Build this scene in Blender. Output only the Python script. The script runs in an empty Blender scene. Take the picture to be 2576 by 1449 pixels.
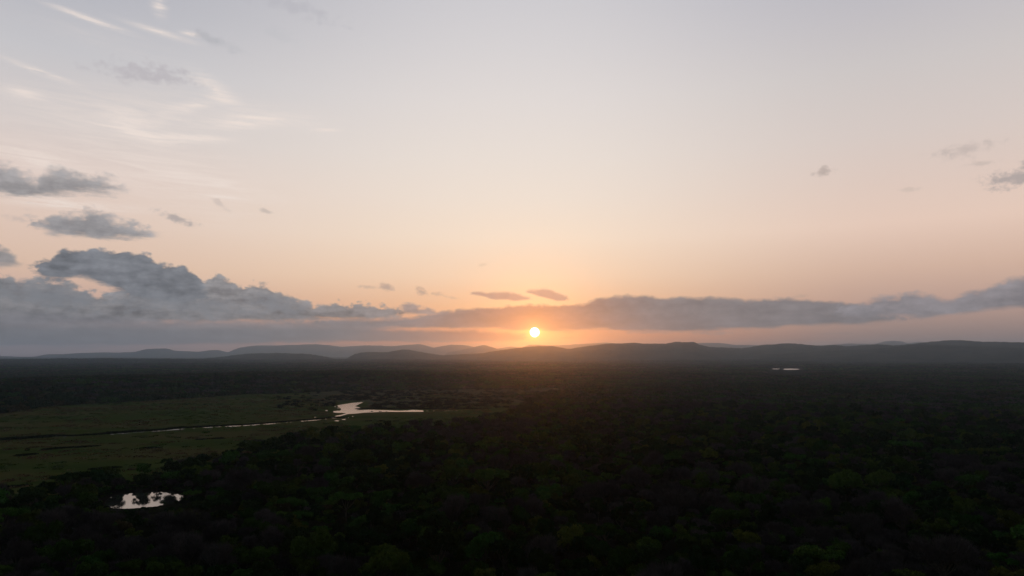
import bpy, math, random
import numpy as np
from mathutils import Vector

sc = bpy.context.scene
COL = sc.collection
rng = np.random.default_rng(7)
random.seed(7)
R = math.radians

# ------------------------------------------------------------------ camera
# photo pixels are quoted on a 2576 x 1449 sheet; F is the focal length on it
F, CX, CY = 1774.0, 1288.0, 724.5
HCAM = 62.0
PITCH = math.atan((893 - CY) / F)
cp, sp = math.cos(PITCH), math.sin(PITCH)

def ray(px, py):
    x = (px - CX) / F
    y = (CY - py) / F
    return np.array([x, cp - y * sp, sp + y * cp])

def azel(px, py):
    d = ray(px, py)
    return math.degrees(math.atan2(d[0], d[1])), math.degrees(math.atan2(d[2], math.hypot(d[0], d[1])))

def ground(px, py, z=0.0):
    d = ray(px, py)
    t = (z - HCAM) / d[2]
    return np.array([d[0] * t, d[1] * t, z])

def project(x, y, z):
    dz = z - HCAM
    fwd = y * cp + dz * sp
    up = -y * sp + dz * cp
    return CX + F * x / fwd, CY - F * up / fwd

cam = bpy.data.cameras.new('camera')
cam.sensor_width = 36
cam.lens = 36 * F / 2576
cam.clip_start = 1
cam.clip_end = 80000
camo = bpy.data.objects.new('camera', cam)
COL.objects.link(camo)
camo.location = (0, 0, HCAM)
camo.rotation_euler = (math.pi / 2 + PITCH, 0, 0)
sc.camera = camo

# ------------------------------------------------------------------ exposure
sc.view_settings.view_transform = 'Standard'
sc.view_settings.look = 'None'
sc.view_settings.exposure = 0
sc.view_settings.gamma = 1
sc.cycles.max_bounces = 6
sc.cycles.volume_bounces = 1
sc.cycles.diffuse_bounces = 3
sc.cycles.glossy_bounces = 3

# ------------------------------------------------------------------ sun
SUN_AZ, SUN_EL = azel(1345, 836)
sl = bpy.data.lights.new('sun', 'SUN')
sl.energy = 0.20
sl.angle = R(0.5)
sl.color = (1.0, 0.26, 0.04)
so = bpy.data.objects.new('sun', sl)
COL.objects.link(so)
sd = Vector((math.sin(R(SUN_AZ)) * math.cos(R(SUN_EL)), math.cos(R(SUN_AZ)) * math.cos(R(SUN_EL)), math.sin(R(SUN_EL))))
so.rotation_euler = sd.to_track_quat('Z', 'Y').to_euler()
so.location = (0, 0, 300)

# ------------------------------------------------------------------ sky
def lin(c):
    return tuple((v / 255 / 12.92) if v / 255 <= 0.04045 else ((v / 255 + 0.055) / 1.055) ** 2.4 for v in c)

world = bpy.data.worlds.new('World')
sc.world = world
world.use_nodes = True
WT = world.node_tree
WT.nodes.clear()

class S:                                    # a socket with arithmetic
    tree = WT
    def __init__(self, s): self.s = s
    @staticmethod
    def op(o, *a, clamp=False):
        n = S.tree.nodes.new('ShaderNodeMath'); n.operation = o; n.use_clamp = clamp
        for i, v in enumerate(a):
            if isinstance(v, S): S.tree.links.new(v.s, n.inputs[i])
            else: n.inputs[i].default_value = v
        return S(n.outputs[0])
    def __add__(s, o): return S.op('ADD', s, o)
    def __radd__(s, o): return S.op('ADD', o, s)
    def __sub__(s, o): return S.op('SUBTRACT', s, o)
    def __rsub__(s, o): return S.op('SUBTRACT', o, s)
    def __mul__(s, o): return S.op('MULTIPLY', s, o)
    def __rmul__(s, o): return S.op('MULTIPLY', s, o)
    def __truediv__(s, o): return S.op('DIVIDE', s, o)

def sstep(x, a, b, lo=0.0, hi=1.0):
    n = WT.nodes.new('ShaderNodeMapRange'); n.interpolation_type = 'SMOOTHSTEP'
    WT.links.new(x.s, n.inputs[0])
    for i, v in enumerate((a, b, lo, hi)): n.inputs[i + 1].default_value = v
    return S(n.outputs[0])

tc = WT.nodes.new('ShaderNodeTexCoord')
nrm = WT.nodes.new('ShaderNodeVectorMath'); nrm.operation = 'NORMALIZE'
WT.links.new(tc.outputs['Generated'], nrm.inputs[0])
sx = WT.nodes.new('ShaderNodeSeparateXYZ'); WT.links.new(nrm.outputs[0], sx.inputs[0])
DX, DY, DZ = (S(sx.outputs[i]) for i in range(3))
AZ = S.op('ARCTAN2', DX, DY) * 57.29578
EL = S.op('ARCSINE', DZ) * 57.29578

def noise(sa, se, seed, detail=5, rough=0.55, dist=0.0, shear=0.0):
    v = WT.nodes.new('ShaderNodeCombineXYZ')
    WT.links.new((AZ * sa + EL * shear).s, v.inputs[0]); WT.links.new((EL * se).s, v.inputs[1]); v.inputs[2].default_value = seed
    n = WT.nodes.new('ShaderNodeTexNoise'); n.noise_dimensions = '3D'
    n.inputs['Scale'].default_value = 1; n.inputs['Detail'].default_value = detail
    n.inputs['Roughness'].default_value = rough; n.inputs['Distortion'].default_value = dist
    WT.links.new(v.outputs[0], n.inputs['Vector'])
    return (S(n.outputs['Fac']) - 0.5) * 2.0          # about -0.7 .. 0.7

AZR, ELLO, ELHI = 42.0, -6.0, 34.0
azn = (AZ + AZR) / (2 * AZR)
def curve(pts_ae):
    n = WT.nodes.new('ShaderNodeFloatCurve')
    c = n.mapping.curves[0]
    P = sorted((min(max((a + AZR) / (2 * AZR), 0), 1), min(max((e - ELLO) / (ELHI - ELLO), 0), 1)) for a, e in pts_ae)
    if P[0][0] > 0.001: P.insert(0, (0.0, P[0][1]))
    if P[-1][0] < 0.999: P.append((1.0, P[-1][1]))
    while len(c.points) < len(P): c.points.new(0.5, 0.5)
    for p, (x, y) in zip(c.points, P):
        p.location = (x, y); p.handle_type = 'VECTOR'
    n.mapping.update()
    WT.links.new(azn.s, n.inputs['Value'])
    return S(n.outputs[0]) * (ELHI - ELLO) + ELLO

def mixc(fac, a, b):
    n = WT.nodes.new('ShaderNodeMix'); n.data_type = 'RGBA'; n.clamp_factor = True
    if isinstance(fac, S): WT.links.new(fac.s, n.inputs[0])
    else: n.inputs[0].default_value = fac
    for i, v in ((6, a), (7, b)):
        if isinstance(v, tuple): n.inputs[i].default_value = (*v, 1)
        else: WT.links.new(v, n.inputs[i])
    return n.outputs[2]

def ramp(x, stops, lo, hi):
    n = WT.nodes.new('ShaderNodeValToRGB'); e = n.color_ramp.elements
    f = S.op('DIVIDE', x - lo, hi - lo, clamp=True)
    WT.links.new(f.s, n.inputs[0])
    stops = sorted(stops)
    while len(e) < len(stops): e.new(0.5)
    for q, (p, c) in zip(e, stops):
        q.position = min(max((p - lo) / (hi - lo), 0), 1); q.color = (*lin(c), 1)
    return n.outputs[0]

def eld(py): return azel(1288, py)[1]
SKYC = [(900, (232, 138, 88)), (850, (242, 154, 102)), (780, (252, 192, 142)), (700, (252, 215, 181)), (600, (249, 226, 203)), (500, (242, 226, 211)),
        (400, (236, 224, 214)), (250, (227, 219, 215)), (120, (217, 212, 212)), (0, (208, 205, 208))]
SKYL = [(900, (174, 148, 146)), (850, (184, 156, 150)), (780, (214, 176, 158)), (700, (230, 196, 172)), (600, (230, 204, 188)), (500, (226, 206, 196)),
        (400, (216, 206, 202)), (250, (200, 198, 201)), (120, (184, 184, 191)), (0, (173, 174, 183))]
SKYR = [(900, (146, 122, 116)), (850, (162, 134, 124)), (780, (200, 162, 144)), (700, (220, 184, 162)), (600, (236, 206, 188)), (500, (226, 204, 192)),
        (400, (218, 204, 197)), (250, (207, 200, 198)), (120, (195, 191, 195)), (0, (184, 183, 191))]
def vramp(T):
    st = [(eld(y), c) for y, c in T] + [(60.0, (110, 116, 134)), (90.0, (80, 88, 108))]
    return ramp(EL, st, -2.0, 90.0)
wl = sstep(AZ, -36, 0, 1, 0)
wr = sstep(AZ, 2, 30)
col = mixc(wl, vramp(SKYC), vramp(SKYL))
col = mixc(wr, col, vramp(SKYR))
# a physical sky gives the light outside the glow of the sunset
nish = WT.nodes.new('ShaderNodeTexSky'); nish.sky_type = 'NISHITA'; nish.sun_disc = False
nish.sun_elevation = R(SUN_EL); nish.sun_rotation = R(SUN_AZ); nish.altitude = 200
nishm = WT.nodes.new('ShaderNodeMix'); nishm.data_type = 'RGBA'; nishm.blend_type = 'MULTIPLY'; nishm.inputs[0].default_value = 1
WT.links.new(nish.outputs[0], nishm.inputs[6]); nishm.inputs[7].default_value = (.12, .12, .12, 1)
away = S.op('ABSOLUTE', AZ)
col = mixc(sstep(away, 45, 95), col, nishm.outputs[2])

# directions close to the sun
dn = WT.nodes.new('ShaderNodeVectorMath'); dn.operation = 'DOT_PRODUCT'
WT.links.new(nrm.outputs[0], dn.inputs[0]); dn.inputs[1].default_value = sd
SD = S.op('ARCCOSINE', S.op('MINIMUM', S(dn.outputs['Value']), 0.9999999)) * 57.29578

N1 = noise(1.1, 1.7, 3.1, 7, 0.58)
N2 = noise(0.55, 2.6, 8.7, 5, 0.55)
NF = noise(4.0, 6.0, 5.5, 5, 0.6)
NI = noise(0.35, 1.1, 12.3, 6, 0.6)        # light and dark inside a bank

vv_ = WT.nodes.new('ShaderNodeCombineXYZ'); WT.links.new((AZ * 1.05 + NF * 0.12 + N1 * 0.35).s, vv_.inputs[0]); WT.links.new((EL * 1.5 + NF * 0.1).s, vv_.inputs[1])
vo = WT.nodes.new('ShaderNodeTexVoronoi'); vo.feature = 'SMOOTH_F1'; vo.inputs['Scale'].default_value = 1.0; vo.inputs['Smoothness'].default_value = 0.35
vo.inputs['Detail'].default_value = 2.0; vo.inputs['Roughness'].default_value = 0.55
WT.links.new(vv_.outputs[0], vo.inputs['Vector'])
BIL = 0.45 - S(vo.outputs['Distance'])             # rounded cauliflower lumps
SHD = NI * 0.8 + BIL * 0.5 + N1 * 0.3 + NF * 0.12 + N2 * 0.45
def bank(col, top, bot, ccol, alpha, at=0.5, ab=0.25, st=0.16, sb=0.3, end=0.8, lump=0.0, shade=0.5, lift=0.5):
    T = [azel(*p) for p in top]; B = [azel(*p) for p in bot]
    t = curve(T); b = curve(B)
    mt = sstep((t - EL) + N1 * (at * 2.2) + NF * (at * 0.3) + (BIL + 0.22) * lump, -st * 1.6, st * 1.6)
    mb = sstep((EL - b) + N2 * (ab * 2.0) + NF * (ab * 0.3) + 0.12, -sb, sb)
    m = mt * mb * alpha
    wob = AZ + N1 * end * 1.5 + NF * end
    if top[0][0] > 0: m = m * sstep(wob, T[0][0] - end * 0.9, T[0][0] + end * 0.3)
    if top[-1][0] < 2576: m = m * sstep(wob, T[-1][0] + end * 0.9, T[-1][0] - end * 0.3)
    m = m * S.op('MINIMUM', NI * 0.5 + 1.2, 1.0)
    d = WT.nodes.new('ShaderNodeVectorMath'); d.operation = 'SCALE'
    if isinstance(ccol, tuple): d.inputs[0].default_value = ccol
    else: WT.links.new(ccol, d.inputs[0])
    # brighter where the bank thins towards its upper rim, mottled inside
    f = 1.0 + SHD * shade + sstep(t - EL, 1.1, 0.0) * 0.16 * lift * 2
    WT.links.new(f.s, d.inputs['Scale'])
    return mixc(S.op('MINIMUM', m, 1.0), col, d.outputs[0])

def blob(px, py, hw, hh, ang=0.0):          # soft ellipse, 1 at its centre, 0 at its rim
    a0, e0 = azel(px, py); a1, _ = azel(px + hw, py)
    wa = a1 - a0; he = abs(azel(px, py + hh)[1] - e0)
    u = AZ - a0; v = EL - e0
    c, s_ = math.cos(R(ang)), math.sin(R(ang))
    uu = (u * c + v * s_) / wa; vv = (v * c - u * s_) / he
    return 1.0 - S.op('SQRT', uu * uu + vv * vv)

def puff(col, px, py, hw, hh, ang, ccol, alpha, amp=0.6, soft=0.35):
    m = sstep(blob(px, py, hw, hh, ang) + N1 * (amp * 2.2) + NF * 0.45, 0.0, soft * 2.8) * alpha
    return mixc(m, col, ccol)

def glow(k, c):
    g = S.op('EXPONENT', SD * (-1.0 / k))
    n = WT.nodes.new('ShaderNodeVectorMath'); n.operation = 'SCALE'; n.inputs[0].default_value = c
    WT.links.new(g.s, n.inputs['Scale'])
    return n.outputs[0]
def addc(a, b):
    n = WT.nodes.new('ShaderNodeVectorMath'); n.operation = 'ADD'
    WT.links.new(a, n.inputs[0]); WT.links.new(b, n.inputs[1]); return n.outputs[0]
col = addc(col, glow(2.0, (0.35, 0.28, 0.08)))      # bright clear air behind the clouds, next to the sun

# cirrus: pale veils, upper left
CIR = noise(0.22, 2.3, 21.0, 6, 0.62, 1.2, shear=0.5)
def streak(col, px, py, hw, hh, ang, alpha, c=(243, 228, 218)):
    b = S.op('MAXIMUM', blob(px, py, hw, hh, ang), 0.0)
    m = S.op('MINIMUM', b * b * (CIR * 2.6 + NF * 0.5 + 1.0) * (alpha * 0.8), 0.65)
    return mixc(S.op('MAXIMUM', m, 0.0), col, lin(c))
for a in ((230, 50, 190, 15, -8, 0.9), (400, 80, 150, 15, -7, 0.8), (100, 180, 150, 15, -11, 1.0), (400, 8, 34, 60, 14, 0.8), (480, 85, 45, 12, 0, 0.8),
          (540, 225, 120, 40, -28, 0.9), (500, 262, 140, 24, 18, 0.8), (350, 335, 160, 24, -9, 1.2), (470, 347, 190, 18, 4, 1.2),
          (600, 310, 170, 26, 8, 0.95), (640, 296, 95, 9, 2, 1.0), (330, 300, 130, 30, -6, 0.5), (60, 235, 110, 40, 0, 0.6),
          (90, 400, 260, 60, -8, 0.75), (560, 495, 90, 8, -3, 0.8), (180, 515, 330, 26, 1, 0.8), (520, 455, 300, 26, -8, 0.45),
          (820, 327, 60, 9, 4, 0.6), (100, 500, 180, 20, -2, 0.6), (430, 440, 520, 190, -12, 0.4), (330, 290, 420, 130, 8, 0.38), (250, 100, 380, 60, -6, 0.1), (680, 300, 260, 60, 3, 0.4)):
    col = streak(col, *a)

left = lin((125, 127, 133)); left2 = lin((142, 140, 142))
# grey scraps high up
for a in ((370, 185, 150, 36, 4, lin((186, 180, 184)), 0.75), (527, 97, 60, 18, -18, lin((178, 177, 182)), 0.6), (560, 112, 90, 16, -8, lin((182, 182, 186)), 0.35),
          (700, 85, 70, 22, -15, lin((190, 190, 194)), 0.3), (720, 12, 190, 26, -8, lin((184, 182, 188)), 0.6),
          (2072, 432, 34, 17, 15, lin((176, 160, 152)), 0.7), (2425, 378, 110, 20, 3, lin((184, 170, 164)), 0.55),
          (2470, 412, 60, 10, 0, lin((182, 168, 160)), 0.4), (2560, 442, 130, 32, 9, lin((166, 156, 154)), 0.8), (2290, 475, 40, 9, 0, lin((196, 178, 166)), 0.4),
          (445, 550, 72, 14, -16, lin((170, 160, 158)), 0.8), (667, 531, 24, 8, -15, lin((196, 180, 170)), 0.7), (552, 512, 34, 9, -35, lin((198, 182, 174)), 0.5),
          (1216, 667, 16, 8, 20, lin((222, 190, 160)), 0.5), (60, 555, 55, 12, -10, lin((188, 172, 166)), 0.45),
          (2020, 745, 22, 8, 0, lin((190, 160, 140)), 0.6)):
    col = puff(col, *a)
# cumulus G and E, left
col = bank(col, [(-200, 400), (0, 408), (30, 415), (67, 436), (93, 450), (115, 425), (155, 422), (222, 441), (265, 446), (310, 472)],
           [(-200, 480), (0, 480), (55, 489), (148, 485), (222, 477), (310, 480)], lin((162, 158, 159)), 0.95, 0.5, 0.35, 0.38, 0.35, lump=0.5)
col = bank(col, [(93, 543), (150, 541), (200, 535), (240, 525), (265, 530), (290, 548), (330, 560), (373, 573), (390, 586)],
           [(93, 566), (133, 583), (200, 590), (300, 596), (390, 592)], lin((156, 153, 155)), 0.97, 0.4, 0.3, 0.3, 0.3, lump=0.6)
# behind: broad left bank, then the stratus under it, then the big dark cumulus
col = bank(col, [(-300, 640), (-60, 650), (0, 682), (30, 700), (60, 706), (100, 697), (150, 702), (200, 714), (235, 736), (260, 731), (320, 726), (400, 735), (500, 712), (522, 700),
                 (541, 686), (575, 700), (600, 713), (645, 712), (670, 716), (700, 733), (760, 750), (790, 763), (830, 760), (900, 764), (970, 765), (1004, 768)],
           [(-300, 812), (0, 812), (400, 805), (780, 800), (860, 797), (925, 801), (1004, 792)], left2, 0.97, 0.3, 0.2, 0.13, 0.25, lump=0.55, shade=0.8)
col = bank(col, [(-300, 782), (0, 785), (200, 795), (400, 806), (700, 808), (860, 805), (1004, 800)],
           [(-300, 865), (0, 864), (200, 868), (400, 863), (600, 859), (800, 854), (1004, 818)], lin((131, 127, 131)), 0.9, 0.15, 0.2, 0.22, 0.3, end=2.0, shade=0.45, lift=0.2)
col = bank(col, [(-300, 600), (-40, 600), (0, 618), (20, 630), (45, 652)], [(-300, 665), (0, 664), (45, 662)], left2, 0.9, 0.3, 0.2, lump=0.5)
col = bank(col, [(86, 662), (110, 648), (135, 642), (150, 619), (185, 617), (210, 623), (260, 625), (320, 627), (365, 641), (400, 655), (450, 664), (480, 675), (500, 686), (512, 712)],
           [(86, 676), (110, 692), (150, 698), (200, 692), (235, 700), (270, 716), (330, 740), (380, 752), (450, 758), (512, 748)], left, 1.0, 0.22, 0.25, 0.12, 0.25, lump=0.5, end=0.5, shade=0.7)
col = puff(col, 120, 745, 190, 44, -6, left, 0.75)
col = puff(col, 470, 770, 230, 34, -3, left, 0.6)
col = puff(col, 700, 770, 110, 34, -14, left, 0.7)
# middle lumps
mid = lin((158, 142, 140))
col = bank(col, [(1019, 759), (1035, 762), (1060, 772), (1100, 777), (1125, 784)], [(1019, 785), (1070, 788), (1125, 789)], lin((162, 146, 142)), 0.95, 0.2, 0.12, 0.12, 0.15, end=0.35, lump=0.3)
for a in ((972, 723, 24, 13, 0, lin((186, 160, 146)), 0.85), (925, 722, 40, 7, -2, lin((204, 172, 150)), 0.6), (1060, 733, 28, 12, -10, lin((190, 160, 142)), 0.8),
          (1105, 741, 26, 7, -10, lin((206, 170, 146)), 0.6), (1140, 749, 30, 5, -8, lin((214, 176, 148)), 0.5)):
    col = puff(col, *a)
# long band over the sun
bandc = mixc(sstep(SD, 0.5, 11), lin((140, 113, 104)), lin((128, 123, 126)))
col = bank(col, [(820, 806), (900, 805), (1010, 803), (1085, 790), (1145, 779), (1225, 773), (1342, 766), (1392, 768), (1470, 763), (1500, 750), (1559, 744), (1625, 743), (1675, 749),
                 (1717, 746), (1834, 748), (1884, 754), (1984, 751), (2050, 757), (2134, 762), (2200, 772), (2240, 790)],
           [(820, 818), (992, 819), (1092, 820), (1192, 823), (1242, 822), (1302, 829), (1359, 825), (1425, 829), (1465, 826), (1525, 822), (1592, 829), (1717, 831), (1817, 824),
            (1917, 821), (1984, 815), (2117, 812), (2240, 804)], bandc, 0.96, 0.10, 0.14, 0.12, 0.2, end=2.4, lump=0.22, shade=0.4, lift=0.3)
col = bank(col, [(2130, 768), (2184, 758), (2200, 749), (2250, 741), (2300, 738), (2350, 744), (2367, 751), (2400, 753), (2434, 734), (2484, 721), (2517, 708), (2576, 694), (2800, 650)],
           [(2130, 790), (2217, 790), (2317, 793), (2384, 787), (2450, 781), (2484, 773), (2576, 768), (2800, 750)], lin((142, 137, 142)), 0.95, 0.2, 0.16, 0.2, 0.24, end=1.2, lump=0.35)
# streak that runs into the sun from the left
strc = mixc(sstep(SD, 0.5, 16), lin((160, 114, 98)), lin((124, 122, 126)))
col = bank(col, [(-100, 820), (400, 826), (859, 824), (992, 831), (1192, 832), (1275, 837), (1320, 841)],
           [(-100, 864), (400, 862), (859, 856), (1059, 857), (1192, 856), (1292, 853), (1320, 850)], strc, 0.95, 0.1, 0.1, 0.14, 0.14, end=0.7, shade=0.25, lift=0)
for a in ((1420, 850, 26, 5, 0, lin((240, 150, 100)), 0.8), (1640, 835, 120, 7, 0, lin((190, 148, 132)), 0.6), (1790, 838, 70, 9, 0, lin((172, 142, 132)), 0.7), (2110, 839, 60, 4, 0, lin((158, 132, 124)), 0.6)):
    col = puff(col, *a)
# two lens shaped clouds above the sun
lens = lin((188, 154, 138))
col = bank(col, [(1190, 735), (1215, 735), (1245, 735), (1275, 734), (1300, 739), (1332, 748)], [(1190, 737), (1215, 741), (1240, 749), (1275, 750), (1295, 753), (1332, 750)], lens, 0.95, 0.09, 0.07, 0.10, 0.10, end=0.5, lump=0.06, shade=0.2, lift=0)
col = bank(col, [(1326, 732), (1345, 729), (1365, 726), (1380, 728), (1400, 736), (1424, 744)], [(1326, 733), (1350, 739), (1380, 748), (1400, 753), (1424, 752)], lens, 0.97, 0.09, 0.07, 0.10, 0.09, end=0.35, lump=0.06, shade=0.2, lift=0)

# glow and disc of the sun
col = addc(col, glow(0.42, (1.6, 0.8, 0.2)))
col = addc(addc(col, glow(1.6, (0.62, 0.15, 0.0))), glow(5.0, (0.16, 0.05, 0.0)))
gx = (AZ - SUN_AZ) * (1 / 4.2); gy = (EL - (SUN_EL - 0.35)) * (1 / 0.75)
ge = S.op('EXPONENT', S.op('SQRT', gx * gx + gy * gy) * -1.0)
gn_ = WT.nodes.new('ShaderNodeVectorMath'); gn_.operation = 'SCALE'; gn_.inputs[0].default_value = (0.38, 0.09, 0.0); WT.links.new(ge.s, gn_.inputs['Scale'])
col = addc(col, gn_.outputs[0])
disc = sstep(SD, 0.33, 0.40, 1, 0) * sstep((curve([azel(1250, 822), azel(1300, 825), azel(1330, 824), azel(1359, 822), azel(1425, 829)]) - EL), -0.05, 0.05)
dnode = WT.nodes.new('ShaderNodeVectorMath'); dnode.operation = 'SCALE'; dnode.inputs[0].default_value = (9.0, 8.0, 6.5)
WT.links.new(disc.s, dnode.inputs['Scale'])
col = addc(col, dnode.outputs[0])
bg = WT.nodes.new('ShaderNodeBackground'); WT.links.new(col, bg.inputs[0]); bg.inputs[1].default_value = 1.0
out = WT.nodes.new('ShaderNodeOutputWorld'); WT.links.new(bg.outputs[0], out.inputs[0])
world.cycles.sampling_method = 'MANUAL'
world.cycles.sample_map_resolution = 1024

# ------------------------------------------------------------------ materials
def mat(name, c1, c2, scale=1.0, rough=1.0, spec=0.0, detail=6, bump=0.0, bscale=None, c3=None, c3s=0.13, rand=0.0, transl=0.0, coord='Object', stretch=None, musgrave=(0.35, 0.65)):
    m = bpy.data.materials.new(name); m.use_nodes = True
    T = m.node_tree; N = T.nodes; L = T.links; b = N['Principled BSDF']
    b.inputs['Roughness'].default_value = rough; b.inputs['Specular IOR Level'].default_value = spec
    co = N.new('ShaderNodeNewGeometry').outputs['Position'] if coord == 'World' else N.new('ShaderNodeTexCoord').outputs['Object']
    if stretch:
        mp = N.new('ShaderNodeMapping'); mp.inputs['Scale'].default_value = stretch; L.new(co, mp.inputs[0]); co = mp.outputs[0]
    nz = N.new('ShaderNodeTexNoise'); nz.inputs['Scale'].default_value = scale; nz.inputs['Detail'].default_value = detail; nz.inputs['Roughness'].default_value = 0.6
    L.new(co, nz.inputs['Vector'])
    r = N.new('ShaderNodeValToRGB'); e = r.color_ramp.elements
    e[0].position, e[1].position = musgrave; e[0].color = (*c1, 1); e[1].color = (*c2, 1)
    L.new(nz.outputs['Fac'], r.inputs[0]); colr = r.outputs[0]
    if c3:
        nz2 = N.new('ShaderNodeTexNoise'); nz2.inputs['Scale'].default_value = scale * c3s; nz2.inputs['Detail'].default_value = 4; L.new(co, nz2.inputs['Vector'])
        r2 = N.new('ShaderNodeMapRange'); r2.inputs[1].default_value = 0.45; r2.inputs[2].default_value = 0.62; L.new(nz2.outputs['Fac'], r2.inputs[0])
        mx = N.new('ShaderNodeMix'); mx.data_type = 'RGBA'; L.new(r2.outputs[0], mx.inputs[0]); L.new(colr, mx.inputs[6]); mx.inputs[7].default_value = (*c3, 1); colr = mx.outputs[2]
    if rand:
        oi = N.new('ShaderNodeObjectInfo')
        h = N.new('ShaderNodeHueSaturation')
        mh = N.new('ShaderNodeMapRange'); mh.inputs[3].default_value = 0.5 - 0.035; mh.inputs[4].default_value = 0.5 + 0.035; L.new(oi.outputs['Random'], mh.inputs[0])
        mm = N.new('ShaderNodeMath'); mm.operation = 'MULTIPLY'; mm.inputs[1].default_value = 7.13; L.new(oi.outputs['Random'], mm.inputs[0])
        fr = N.new('ShaderNodeMath'); fr.operation = 'FRACT'; L.new(mm.outputs[0], fr.inputs[0])
        mv = N.new('ShaderNodeMapRange'); mv.inputs[3].default_value = 1 - rand; mv.inputs[4].default_value = 1 + rand; L.new(fr.outputs[0], mv.inputs[0])
        L.new(mh.outputs[0], h.inputs['Hue']); L.new(mv.outputs[0], h.inputs['Value']); L.new(colr, h.inputs['Color']); colr = h.outputs[0]
    L.new(colr, b.inputs['Base Color'])
    if bump:
        bn = N.new('ShaderNodeTexNoise'); bn.inputs['Scale'].default_value = bscale or scale * 3; bn.inputs['Detail'].default_value = 6; L.new(co, bn.inputs['Vector'])
        bb = N.new('ShaderNodeBump'); bb.inputs['Strength'].default_value = 1; bb.inputs['Distance'].default_value = bump
        L.new(bn.outputs['Fac'], bb.inputs['Height']); L.new(bb.outputs[0], b.inputs['Normal'])
    if transl:
        t = N.new('ShaderNodeBsdfTranslucent'); L.new(colr, t.inputs[0])
        ms = N.new('ShaderNodeMixShader'); ms.inputs[0].default_value = transl
        L.new(b.outputs[0], ms.inputs[1]); L.new(t.outputs[0], ms.inputs[2]); L.new(ms.outputs[0], N['Material Output'].inputs[0])
    return m

def water(name, bumpd=0.05, c=(0.03, 0.03, 0.025), ior=4.0, rough=0.06):
    m = bpy.data.materials.new(name); m.use_nodes = True
    T = m.node_tree; N = T.nodes; L = T.links; b = N['Principled BSDF']
    b.inputs['Base Color'].default_value = (*c, 1); b.inputs['Roughness'].default_value = rough; b.inputs['IOR'].default_value = ior
    n = N.new('ShaderNodeTexNoise'); n.inputs['Scale'].default_value = 0.6; n.inputs['Detail'].default_value = 3
    L.new(N.new('ShaderNodeNewGeometry').outputs['Position'], n.inputs['Vector'])
    bb = N.new('ShaderNodeBump'); bb.inputs['Distance'].default_value = bumpd; L.new(n.outputs['Fac'], bb.inputs['Height']); L.new(bb.outputs[0], b.inputs['Normal'])
    return m

M = {
 'soil': mat('bush_floor', (0.0070, 0.0091, 0.0049), (0.0196, 0.0196, 0.0112), 0.05, coord='World', c3=(0.0210, 0.0175, 0.0126), bump=1.5, bscale=0.12),
 'grass': mat('grass', (0.0360, 0.0544, 0.0134), (0.0640, 0.0800, 0.0202), 0.018, coord='World', c3=(0.0834, 0.0736, 0.0278), bump=0.35, bscale=0.8, stretch=(1, 2.6, 1), c3s=0.38),
 'sand': mat('sandy_scrub', (0.0476, 0.0468, 0.0259), (0.1032, 0.0935, 0.0553), 0.03, coord='World', bump=0.2, bscale=0.6, stretch=(1, 1.6, 1)),
 'hill': mat('hill_scrub', (0.025, 0.030, 0.018), (0.06, 0.055, 0.035), 0.006, coord='World', bump=6, bscale=0.03, detail=9),
 'bark': mat('bark', (0.05, 0.04, 0.03), (0.11, 0.09, 0.07), 2.0),
 'dark': mat('dark_leaves', (0.0108, 0.0235, 0.0077), (0.0270, 0.0490, 0.0139), 0.6, rand=0.35, transl=0.15),
 'green': mat('green_leaves', (0.0281, 0.0585, 0.0109), (0.0562, 0.0996, 0.0187), 0.6, rand=0.4, transl=0.2),
 'yellow': mat('yellow_green_leaves', (0.0487, 0.0670, 0.0108), (0.0919, 0.1069, 0.0216), 0.6, rand=0.35, transl=0.2),
 'grey': mat('grey_twigs', (0.0504, 0.0418, 0.0418), (0.0936, 0.0756, 0.0756), 0.8, rand=0.3),
 'olive': mat('olive_brown_leaves', (0.0365, 0.0325, 0.0146), (0.0731, 0.0610, 0.0285), 0.6, rand=0.35, transl=0.15),
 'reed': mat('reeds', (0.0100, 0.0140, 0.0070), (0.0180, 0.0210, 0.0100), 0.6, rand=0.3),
 'straw': mat('dry_grass', (0.1050, 0.0754, 0.0384), (0.1650, 0.1170, 0.0600), 0.6, rand=0.3),
 'sedge': mat('green_sedge', (0.0599, 0.0906, 0.0240), (0.0926, 0.1250, 0.0360), 0.6, rand=0.3),
 'mud': mat('mud', (0.0160, 0.0128, 0.0096), (0.0320, 0.0248, 0.0192), 0.3, coord='World'),
 'water': water('water'),
 'calm': water('calm_water', 0.012, rough=0.03),
 'ruffled': water('ruffled_water', 0.25, rough=0.22),
 'thatch': mat('pale_roofing', (0.42, 0.46, 0.42), (0.6, 0.64, 0.6), 1.5, bump=0.03),
 'plaster': mat('plaster', (0.16, 0.13, 0.10), (0.24, 0.20, 0.16), 1.5),
 'dark_wood': mat('dark_wood', (0.03, 0.02, 0.015), (0.05, 0.035, 0.025), 2),
}

# ------------------------------------------------------------------ helpers
def mesh(name, verts, faces, mats):
    me = bpy.data.meshes.new(name)
    verts = np.asarray(verts, dtype=np.float32)
    if isinstance(faces, np.ndarray):
        k = faces.shape[1]; n = len(faces)
        me.vertices.add(len(verts)); me.vertices.foreach_set('co', verts.ravel())
        me.loops.add(n * k); me.loops.foreach_set('vertex_index', faces.astype(np.int32).ravel())
        me.polygons.add(n); me.polygons.foreach_set('loop_start', np.arange(0, n * k, k, dtype=np.int32))
        me.update(calc_edges=True); me.validate()
    else:
        me.from_pydata([tuple(map(float, v)) for v in verts], [], faces)
    for m in (mats if isinstance(mats, (list, tuple)) else [mats]): me.materials.append(m)
    return me

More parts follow.
